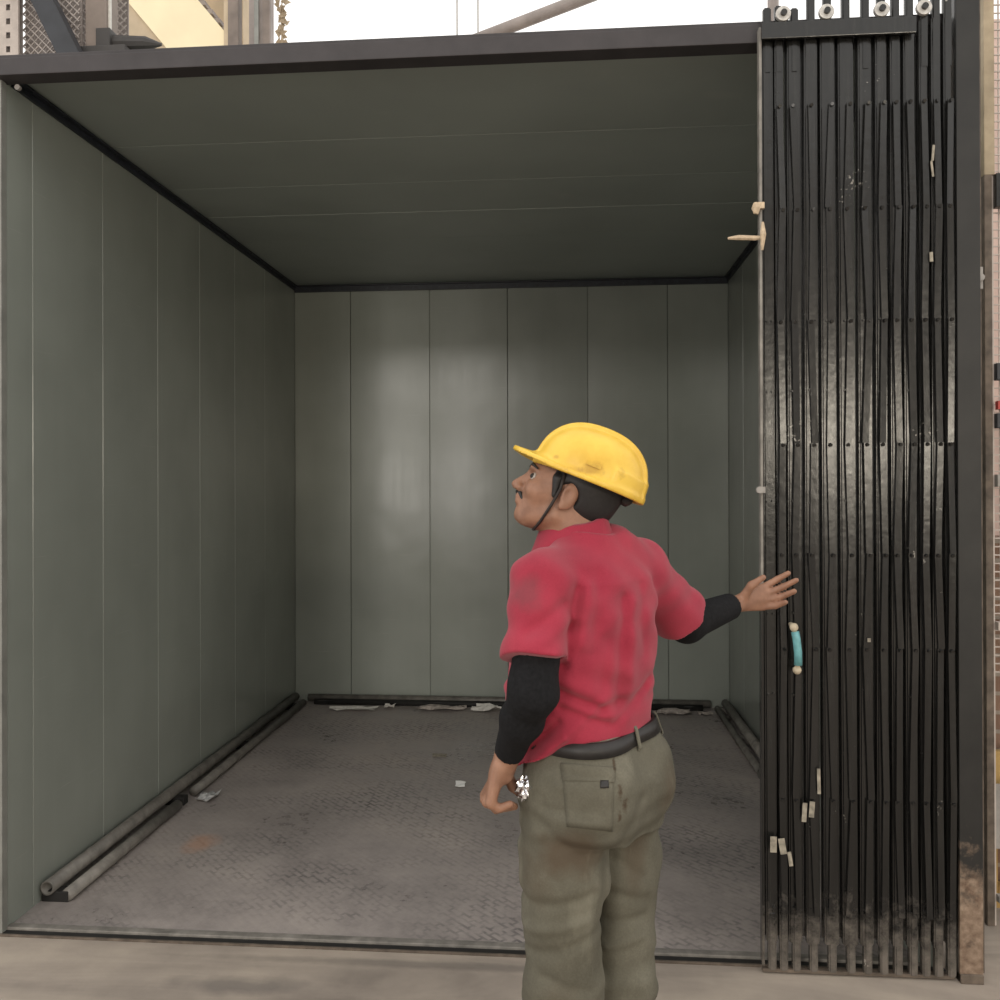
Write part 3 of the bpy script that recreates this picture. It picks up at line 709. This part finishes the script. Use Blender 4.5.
# --- hair, brows, dark lip strip shaped for the shade under the nose
hv = Vol(HEADC-.16, HEADC+.18, .003)
hv.ell(Hd(-.018, 0, .05), HR, (.104, .0795, .094), 0)
hv.ell(Hd(-.045, 0, .0), HR, (.062, .062, .062), .02)                   # nape
hv.plane(Hd(.05, 0, .02), hf*.9+hu*-.3, HEADC-.2, HEADC+.2)
for sg in (1, -1):
    hv.ell(Hd(.002, sg*.08, -.004), HR, (.030, .03, .034), .006, 's')   # clear of the ear
    hv.cap(Hd(.034, sg*.066, .03), Hd(.028, sg*.066, -.008), .012, .006, .008)   # sideburn
hv.plane(Hd(-.05, 0, -.052), -hu+hf*.15, HEADC-.2, HEADC+.2)
hr = hv.mesh('hair', M['hair'], per)
mv = Vol(Hd(.1, 0, -.03)-.07, Hd(.1, 0, -.03)+.07, .002)
for sg in (1, -1): mv.chain([Hd(.112, 0, -.0295), Hd(.104, sg*.018, -.032), Hd(.094, sg*.027, -.040)], [.0052, .0058, .0035], .003)
mv.mesh('lip_shade', M['hair'], per)
bv = Vol(Hd(.1, 0, .04)-.07, Hd(.1, 0, .04)+.07, .002)
for sg in (1, -1): bv.chain([Hd(.105, sg*.012, .036), Hd(.100, sg*.034, .042), Hd(.086, sg*.047, .036)], [.0035, .004, .0025], .003)
bv.mesh('eyebrows', M['hair'], per)
# chin strap
bm = bmesh.new(); pts = [Hd(.024, .078, .05), Hd(.02, .0785, .01), Hd(.026, .072, -.03), Hd(.036, .055, -.075), Hd(.045, .02, -.097), Hd(.045, -.02, -.097), Hd(.036, -.055, -.075), Hd(.026, -.072, -.03), Hd(.024, -.078, .05)]
tube(bm, [Vector(p) for p in pts], .0035, 6); obj('chin_strap', bm, M['strap'], per, True)

# --- hard hat
m = N('scuffed_yellow_plastic'); k = m.noise(9, 5, .6)
col = m.ramp(k, [(.3, (.62, .37, .035, 1)), (.6, (.76, .50, .07, 1))])
for p_, r_ in ((Hd(-.03, .105, .075), (.03, .02, .02)), (Hd(-.09, .085, .09), (.012, .02, .022)), (Hd(.0, .1, .06), (.04, .02, .01)), (Hd(.055, .085, .073), (.008, .02, .006))):
    col = m.mix(m.math('MULTIPLY', m.blob(tuple(p_), r_, .8, 60), .45), col, (.33, .17, .03, 1))
m.bump(m.noise(60, 3), .06, .003)
M['hat'] = m.fin(col, .38, 0, .45)
hh = Vol(HEADC-.23, HEADC+.26, .003)
def dome(x, y, z, c, rad, p=2.35):
    q = [np.abs(((x-c[0])*R[0]+(y-c[1])*R[1]+(z-c[2])*R[2])/r) for R, r in zip(HR, rad)]
    return ((q[0]**p+q[1]**p+q[2]**p)**(1/p)-1)*min(rad)*.95
dc = Hd(-.028, 0, .057)
hh.add(lambda x, y, z: dome(x, y, z, dc, (.128, .108, .117)), HEADC-.23, HEADC+.26, 0)
# raised crest along the top
def crest(x, y, z):
    f = (x-HEADC[0])*hf[0]+(y-HEADC[1])*hf[1]+(z-HEADC[2])*hf[2]; s_ = (x-HEADC[0])*hs[0]+(y-HEADC[1])*hs[1]+(z-HEADC[2])*hs[2]
    return np.maximum(dome(x, y, z, dc, (.134, .116, .126)), np.abs(s_)-.036*np.clip(1-(f-.02)*3, .4, 1.1))
hh.add(crest, HEADC-.23, HEADC+.26, .008)
# brim: broad peak in front, narrow rim round the back
def brim(x, y, z):
    f = (x-dc[0])*hf[0]+(y-dc[1])*hf[1]+(z-dc[2])*hf[2]; s_ = (x-dc[0])*hs[0]+(y-dc[1])*hs[1]+(z-dc[2])*hs[2]; u = (x-dc[0])*hu[0]+(y-dc[1])*hu[1]+(z-dc[2])*hu[2]
    fr = np.where(f > 0, .188, .137)
    d2 = (np.sqrt((f/fr)**2+(s_/.118)**2)-1)*.11
    mid = np.where(f > 0, -.005+.016*np.clip(f/.12, 0, 1)*np.clip(1-s_*s_/.0121, 0, 1)-.004*np.clip((f-.1)/.07, 0, 1), -.004)
    return np.maximum(d2, np.abs(u-mid)-.0055)
hh.add(brim, HEADC-.23, HEADC+.26, .012)
# flared tail at the back
def tail(x, y, z):
    f = (x-dc[0])*hf[0]+(y-dc[1])*hf[1]+(z-dc[2])*hf[2]; s_ = (x-dc[0])*hs[0]+(y-dc[1])*hs[1]+(z-dc[2])*hs[2]; u = (x-dc[0])*hu[0]+(y-dc[1])*hu[1]+(z-dc[2])*hu[2]
    d2 = (np.sqrt((f/.131)**2+(s_/.113)**2)-1)*.11
    return np.maximum(np.maximum(d2, f+.055), np.maximum(u-.036, -u+.002))
hh.add(tail, HEADC-.23, HEADC+.26, .012)
# hollow
hh.add(lambda x, y, z: np.maximum(dome(x, y, z, dc, (.122, .101, .11)), 0*x), HEADC-.23, HEADC+.26, .002, 's')
hh.plane(Hd(0, 0, .047), -hu, HEADC-.24, HEADC+.27)
hat = hh.mesh('hard_hat', M['hat'], per)
bm = bmesh.new(); pts = [Hd(-.028+.112*math.cos(a_), .094*math.sin(a_), .053) for a_ in [2*math.pi*k/40 for k in range(41)]]
tube(bm, [Vector(p) for p in pts], [.006]*41, 6, False); obj('head_band', bm, M['strap'], hat, True)
bm = bmesh.new(); blobmesh(bm, Hd(-.126, .0, .044), (.018, .03, .014), 2, .1); obj('ratchet', bm, M['strap'], hat, True)
for q in (1, -1):
    bm = bmesh.new(); c_ = Hd(-.03, q*.1065, .086); box(bm, -.016, .016, -.003, .003, -.005, .005, Matrix.Translation(Vector(c_)) @ Matrix([[hf[i], hs[i], hu[i]] for i in range(3)]).to_4x4()); obj('slot_lug', bm, M['hat'], hat)

# --- polo shirt
m = N('dusty_red_jersey'); k = m.noise(6, 5, .6); k2 = m.noise(260, 2)
col = m.ramp(m.math('ADD', m.math('MULTIPLY', k, .75), m.math('MULTIPLY', k2, .25)), [(.3, (.25, .02, .04, 1)), (.7, (.37, .036, .062, 1))])
for c_, r_, f_ in ((F(529, 592, -.2), (.045, .07, .05), .5), (F(585, 612, -.13), (.05, .06, .06), .18), (F(622, 690, -.1), (.05, .06, .09), .16), (F(560, 560, -.15), (.09, .1, .03), .14)):
    col = m.mix(m.math('MULTIPLY', m.blob(tuple(c_), r_, .7, 18), f_), col, (.13, .05, .055, 1))
m.bump(m.noise(320, 2), .12, .002); M['shirt'] = m.fin(col, .85, 0, .2)
m.b.inputs['Sheen Weight'].default_value = .15
v = Vol((-.36, -.42, .84), (.42, .5, 1.56), .004)
v.loft([(.86, .03, 0, .178, .158), (.95, .03, 0, .178, .155), (1.02, .032, 0, .176, .152), (1.1, .03, 0, .182, .152), (1.2, .018, 0, .190, .146), (1.29, .008, 0, .195, .136), (1.36, 0, 0, .172, .116), (1.41, 0, 0, .128, .092), (1.445, 0, 0, .088, .074), (1.463, 0, 0, .072, .066)], .03)
for s_, b_ in ((shL, -1), (shR, 1)): v.cap(np.array([0, .0, 1.402+.018*(b_ > 0)])+LAT*.06*b_, s_+[0, 0, -.004+.014*(b_ > 0)], .050, .061, .045)
seL = shL+(elL-shL)*.74; seR = shR+(elR-shR)*.82
vs = Vol((-.36, -.42, .84), (.42, .5, 1.56), .004)
vs.chain([shL, seL, seL+(elL-shL)*.2], [.063, .067, .066], .03); vs.chain([shR, seR, seR+(elR-shR)*.2], [.064, .072, .076], .03)
axL = (elL-shL)/np.linalg.norm(elL-shL); axR = (elR-shR)/np.linalg.norm(elR-shR)
vs.plane(seL, axL, seL-.16, seL+.16); vs.plane(seR, axR*.9+np.array([.15, .1, -.3])*.4, seR-.16, seR+.16)
vs.cap(seL-axL*.03, seL+axL*.08, .044, .056, .002, 's'); vs.cap(seR-axR*.03, seR+axR*.08, .045, .058, .002, 's')
h_ = np.clip(.03-np.abs(v.D-vs.D), 0, None)/.03; v.D = np.minimum(v.D, vs.D)-h_*h_*.03*.25
v.cap(F(611, 548, .03), F(640, 565, .13), .05, .055, .03)
# creases
for a_, b_, w_, d_ in (((575, 588), (562, 660), .016, .008), ((588, 585), (580, 640), .014, -.004), ((598, 575), (592, 650), .016, .004), ((624, 600), (617, 706), .014, .008), ((636, 605), (632, 700), .014, -.005),
        ((556, 686), (600, 707), .010, .007), ((560, 705), (604, 722), .010, .007), ((600, 707), (650, 697), .012, .005), ((545, 745), (600, 700), .012, -.005), ((546, 636), (572, 622), .012, .004),
        ((525, 625), (560, 600), .012, .005), ((612, 725), (655, 690), .012, .006), ((605, 640), (600, 690), .018, .004), ((645, 590), (648, 660), .014, .005), ((520, 765), (556, 720), .010, .008), ((532, 762), (562, 735), .009, -.006)):
    fold(v, F(*a_, -.12), F(*b_, -.12), w_, d_*1.2)
v.add(lambda x, y, z: .0030*np.sin(38*x+22*z+5*np.sin(17*z))*np.sin(29*z-24*y)+.002*np.sin(61*z+43*y+31*x), (-.4, -.45, .8), (.4, .55, 1.6), op='d')
# hem: higher behind, dropping in front
hc = F(600, 734, -.1); fn_ = F(520, 781, -.12)
hn = np.array([.0, 0, -1.0]); 
def hem(x, y, z):
    fw = x*FWD[0]+y*FWD[1]; lt = x*LAT[0]+y*LAT[1]
    zh = hc[2]-.010-np.clip(fw+.06, 0, .3)*.46-np.clip(lt, 0, .2)*.05+.006*np.sin(lt*40)
    return (z-zh)
v.add(lambda x, y, z: hem(x, y, z), (-.4, -.45, .8), (.4, .55, 1.1), .0, 's')
v.cap(F(584, 560, .0), F(580, 505, -.01), .050, .066, .004, 's')
shirt = v.mesh('polo_shirt', M['shirt'], per)
# collar: turned-down band round the neck, open at the throat
bm = bmesh.new(); cc = F(582, 528, .0)
prof = [(.060, .020), (.065, .028), (.070, .022), (.083, -.012), (.090, -.030), (.086, -.030), (.068, .004), (.062, .0)]
rings = []
for q in range(49):
    th = math.radians(-158+316*q/48)            # 0 = nape
    o_ = -FWD*math.cos(th)+LAT*math.sin(th)
    ex = 1+.34*max(0, -math.cos(th))
    dz = -.028*(1-math.cos(th))/2-.012*abs(math.sin(th))
    rings.append([bm.verts.new(Vector(cc+o_*r_*ex+FWD*.012+np.array([0, 0, z_*(1+.35*max(0, -math.cos(th)))+dz+.004*math.sin(3*th)]))) for r_, z_ in prof])
for a_, b_ in zip(rings, rings[1:]):
    for k in range(len(prof)): bm.faces.new((a_[k], a_[(k+1) % len(prof)], b_[(k+1) % len(prof)], b_[k]))
bm.faces.new(rings[0]); bm.faces.new(rings[-1])
obj('collar', bm, M['shirt'], shirt, True)

# --- black sleeves from under the cuffs to the wrists
v = Vol((-.34, -.36, .93), (.05, .05, 1.34), .004)
v.chain([shL+(elL-shL)*.55, elL+(wrL-elL)*.06, elL+(wrL-elL)*.45, wrL+(elL-wrL)*.06], [.051, .050, .043, .032], .02)
v.add(lambda x, y, z: .0016*np.sin(70*z+30*x)*np.sin(50*x-20*z), (-.4, -.4, .9), (.1, .1, 1.4), op='d')
d_ = (wrL-elL)/np.linalg.norm(wrL-elL); v.plane(wrL-d_*.012, d_, wrL-.08, wrL+.08)
o = v.mesh('arm_sleeve', M['blackcloth'], per)
v = Vol((.05, .1, 1.1), (.5, .62, 1.45), .004)
v.chain([shR+(elR-shR)*.6, elR, wrR+(elR-wrR)*.1], [.050, .049, .036], .02)
d_ = (wrR-elR)/np.linalg.norm(wrR-elR); v.plane(wrR-d_*.03, d_, wrR-.08, wrR+.08)
o = v.mesh('arm_sleeve', M['blackcloth'], per)

# --- trousers
m = N('stained_olive_cotton'); k = m.noise(5, 6, .62); k2 = m.noise(220, 2); k3 = m.noise(1, 5, .6, m.mapped((9, 9, 3)))
col = m.ramp(m.math('ADD', m.math('MULTIPLY', k, .8), m.math('MULTIPLY', k2, .2)), [(.32, (.08, .074, .056, 1)), (.55, (.125, .117, .09, 1)), (.72, (.178, .167, .13, 1))])
for c_, r_, f_ in ((F(570, 850, -.15), (.10, .1, .07), .6), (F(535, 870, -.1), (.05, .1, .09), .3), (F(668, 790, -.03), (.05, .07, .08), .35), (F(630, 850, 0), (.04, .09, .1), .4), (F(560, 990, -.1), (.06, .1, .05), .3)):
    col = m.mix(m.math('MULTIPLY', m.blob(tuple(c_), r_, .7, 12), min(1, f_*1.3)), col, (.085, .062, .042, 1))
for c_, r_ in ((F(617, 786, -.15), (.008, .1, .022)), (F(622, 800, -.15), (.008, .1, .02)), (F(616, 810, -.15), (.006, .1, .012)), (F(612, 762, -.15), (.005, .1, .02))):
    col = m.mix(m.math('MULTIPLY', m.blob(tuple(c_), r_, 1.0, 90), .8), col, (.055, .035, .022, 1))
col = m.mix(m.math('MULTIPLY', m.mask(k3, .55, .75), .3), col, (.34, .32, .25, 1))
m.bump(m.noise(300, 2), .15, .002); M['trousers'] = m.fin(col, .9, 0, .15)
v = Vol((-.30, -.30, .05), (.32, .34, 1.07), .0045)
v.loft([(.80, -.01, 0, .160, .115), (.86, -.012, 0, .172, .130), (.92, -.010, 0, .176, .136), (.97, .002, 0, .168, .130), (1.01, .010, 0, .160, .125), (1.055, .012, 0, .158, .124)], .03)
for sg in (-1, 1): v.ell(LAT*sg*.082-FWD*.068+np.array([0, 0, .90]), [LAT, FWD, [0, 0, 1]], (.085, .080, .105), .07)
tk = [.098, .098, .082, .080, .080]
v.chain([hipL, hipL+(knL-hipL)*.35, knL, anL+[0, 0, .12], anL+[0, 0, -.01]], [.100, .097, .083, .082, .080], .035)
v.chain([hipR, hipR+(knR-hipR)*.35, knR, anR+[0, 0, .12], anR+[0, 0, -.01]], [.088, .084, .079, .079, .077], .035)
for a_, b_, w_, d_ in (((640, 800), (604, 862), .014, .006), ((606, 850), (602, 960), .011, .006), ((545, 835), (605, 845), .014, .006), ((535, 815), (575, 850), .014, .005), ((560, 765), (612, 770), .008, .004), ((555, 778), (600, 776), .008, -.003),
        ((545, 803), (596, 800), .010, .005), ((520, 905), (590, 890), .014, .007), ((525, 930), (585, 915), .013, -.006), ((530, 955), (600, 930), .014, .007), ((545, 975), (590, 990), .012, .006), ((610, 915), (652, 925), .014, .006), ((606, 950), (650, 945), .012, .006), ((612, 975), (648, 965), .012, -.006), ((620, 880), (650, 900), .012, .005), ((524, 800), (522, 900), .010, .004)):
    fold(v, F(*a_, -.12), F(*b_, -.12), w_, d_, .14)
v.add(lambda x, y, z: .0026*np.sin(33*z+21*x+4*np.sin(15*z))*np.sin(23*x-31*z+9*y)+.0018*np.sin(57*z+35*y), (-.4, -.4, 0), (.4, .4, .98), op='d')
v.plane([0, 0, 1.029], [0, 0, 1], (-.4, -.4, .9), (.4, .4, 1.1))
v.plane([0, 0, .055], [0, 0, -1], (-.4, -.4, 0), (.4, .4, .1))
tr = v.mesh('trousers', M['trousers'], per)
from mathutils.bvhtree import BVHTree
bvh = BVHTree.FromPolygons([p.co.copy() for p in tr.data.vertices], [tuple(p.vertices) for p in tr.data.polygons])
# belt with loops
def ringpt(th, grow, z):
    d_ = Vector(LAT*math.cos(th)+FWD*math.sin(th))
    h_ = bvh.ray_cast(d_*.4+Vector((0, 0, min(z, 1.022))), -d_, .4)
    p_ = h_[0] if h_[0] is not None else d_*.16
    return Vector((p_.x, p_.y, z))+d_*grow
bm = bmesh.new(); zb, ht = 1.016, .0145
rg = []
for k in range(72):
    th = 2*math.pi*k/72; dz = .006*math.cos(th)
    rg.append([bm.verts.new(ringpt(th, g_, zb+z_+dz)) for g_, z_ in ((-.004, -ht), (.005, -ht), (.005, ht), (-.004, ht))])
for k in range(72):
    a_, b_ = rg[k], rg[(k+1) % 72]
    for j in range(4): bm.faces.new((a_[j], a_[(j+1) % 4], b_[(j+1) % 4], b_[j]))
obj('belt', bm, M['belt'], tr, True)
for th in (math.radians(268), math.radians(318)):
    bm = bmesh.new(); q_ = []
    for z_ in (-.026, -.02, .02, .026):
        q_.append([bm.verts.new(ringpt(th+dt, .0088 if abs(z_) < .025 else .004, zb+z_+.006*math.cos(th))) for dt in (-.04, .04)]+[bm.verts.new(ringpt(th+dt, .006 if abs(z_) < .025 else 0, zb+z_+.006*math.cos(th))) for dt in (.04, -.04)])
    for a_, b_ in zip(q_, q_[1:]):
        for j in range(4): bm.faces.new((a_[j], a_[(j+1) % 4], b_[(j+1) % 4], b_[j]))
    bm.faces.new(q_[0]); bm.faces.new(q_[-1]); obj('belt_loop', bm, M['trousers'], tr)
# back pocket and its button, laid on the cloth
def onto(p, lift):
    o0 = Vector((0, -PD, EYE)); o0.x = -XR; d0 = (Vector(p)-o0).normalized()
    h_ = bvh.ray_cast(Vector(p)-d0*.3, d0, .8)
    return (h_[0]+h_[1]*lift) if h_[0] is not None else Vector(p)
def patch(name, corners, mat, n=8, lift=.0022, parent=None):
    c = [F(px, py, -.15) for px, py in corners]; bm = bmesh.new(); g_ = []
    for lf in (lift, -.002):
        gg = []
        for i in range(n+1):
            gg.append([bm.verts.new(onto((c[0]*(1-j/n)+c[1]*j/n)*(1-i/n)+(c[3]*(1-j/n)+c[2]*j/n)*i/n, lf)) for j in range(n+1)])
        g_.append(gg)
    for lv, gg in enumerate(g_):
        for i in range(n):
            for j in range(n): bm.faces.new((gg[i][j], gg[i][j+1], gg[i+1][j+1], gg[i+1][j]))
    t_, u_ = g_
    for i in range(n):
        bm.faces.new((t_[i][0], t_[i+1][0], u_[i+1][0], u_[i][0])); bm.faces.new((t_[i][n], u_[i][n], u_[i+1][n], t_[i+1][n]))
        bm.faces.new((t_[0][i], u_[0][i], u_[0][i+1], t_[0][i+1])); bm.faces.new((t_[n][i], t_[n][i+1], u_[n][i+1], u_[n][i]))
    return obj(name, bm, mat, parent, True)
patch('back_pocket', ((561, 764), (613, 769), (611, 831), (566, 826)), M['trousers'], 10, .0025, tr)
patch('pocket_flap', ((560, 763), (614, 768), (613, 783), (562, 781)), M['trousers'], 8, .0042, tr)
patch('pocket_button', ((599, 781), (607, 781), (607, 788), (599, 788)), M['belt'], 4, .0045, tr)
# shoes
for an in (anL, anR):
    v = Vol(an-[.2, .2, .09], an+[.2, .25, .08], .005)
    toe = an*[1, 1, 0]+FWD*.17; heel = an*[1, 1, 0]-FWD*.06
    v.cap(heel+[0, 0, .04], toe+[0, 0, .036], .042, .040, .02); v.cap(an+[0, 0, .02], an-[0, 0, .04], .05, .052, .03)
    v.plane([0, 0, 0.002], [0, 0, -1], an-.3, an+.3)
    v.mesh('shoe', M['shoe'], per)

# packet held in the lowered hand
bm = bmesh.new(); fc = F(522, 788, -.108)
blobmesh(bm, (0, 0, 0), (.016, .012, .024), 3, .3)
for q in range(7):
    a_ = random.random()*6.28; p_ = Vector((math.cos(a_)*.014, random.uniform(-.014, .008), math.sin(a_)*.022))
    vv = [bm.verts.new(p_+Vector((random.uniform(-.014, .014), random.uniform(-.014, .014), random.uniform(-.014, .014)))) for _ in range(3)]; bm.faces.new(vv)
fo = obj('foil_packet', bm, M['foil']); tag(fo, 'crumpled shiny silver packet held in the worker\'s lowered hand', 'packet')
fo.location = PO+Vector((cyw*fc[0]-syw*fc[1], syw*fc[0]+cyw*fc[1], fc[2])); fo.rotation_euler = (0, 0, YAW)

S('wall_hall_unseen', M['hall'], (-9, 13, -11.3, -11, 0, 6.5))  # unseen wall behind the camera, added to dim reflections and bounce light
# ------------------------------------------------------------------ light
w = bpy.data.worlds.new('bright_haze'); SC.world = w; w.use_nodes = True
w.node_tree.nodes['Background'].inputs[0].default_value = (1.0, .98, .95, 1)
w.node_tree.nodes['Background'].inputs[1].default_value = 1.45
def area(name, loc, tgt, sx, sy, watts, col=(1, .95, .88)):
    l = bpy.data.lights.new(name, 'AREA'); l.shape = 'RECTANGLE'; l.size = sx; l.size_y = sy; l.energy = watts; l.color = col
    o = bpy.data.objects.new(name, l); COL.objects.link(o); o.location = loc
    o.rotation_euler = (Vector(tgt)-Vector(loc)).to_track_quat('-Z', 'Y').to_euler(); return o
area('hall_window_low', (-1.2, -9.5, 1.7), (1.5, 2, 1.6), 1.5, 1.4, 115)
area('hall_window_high', (-1.0, -9.5, 4.7), (1.5, 2, 1.6), 2.4, 1.1, 160)
area('hall_window_side', (6.3, -9.5, 2.3), (2.8, 0, 1.9), 2.8, .8, 190, (1, .9, .74))
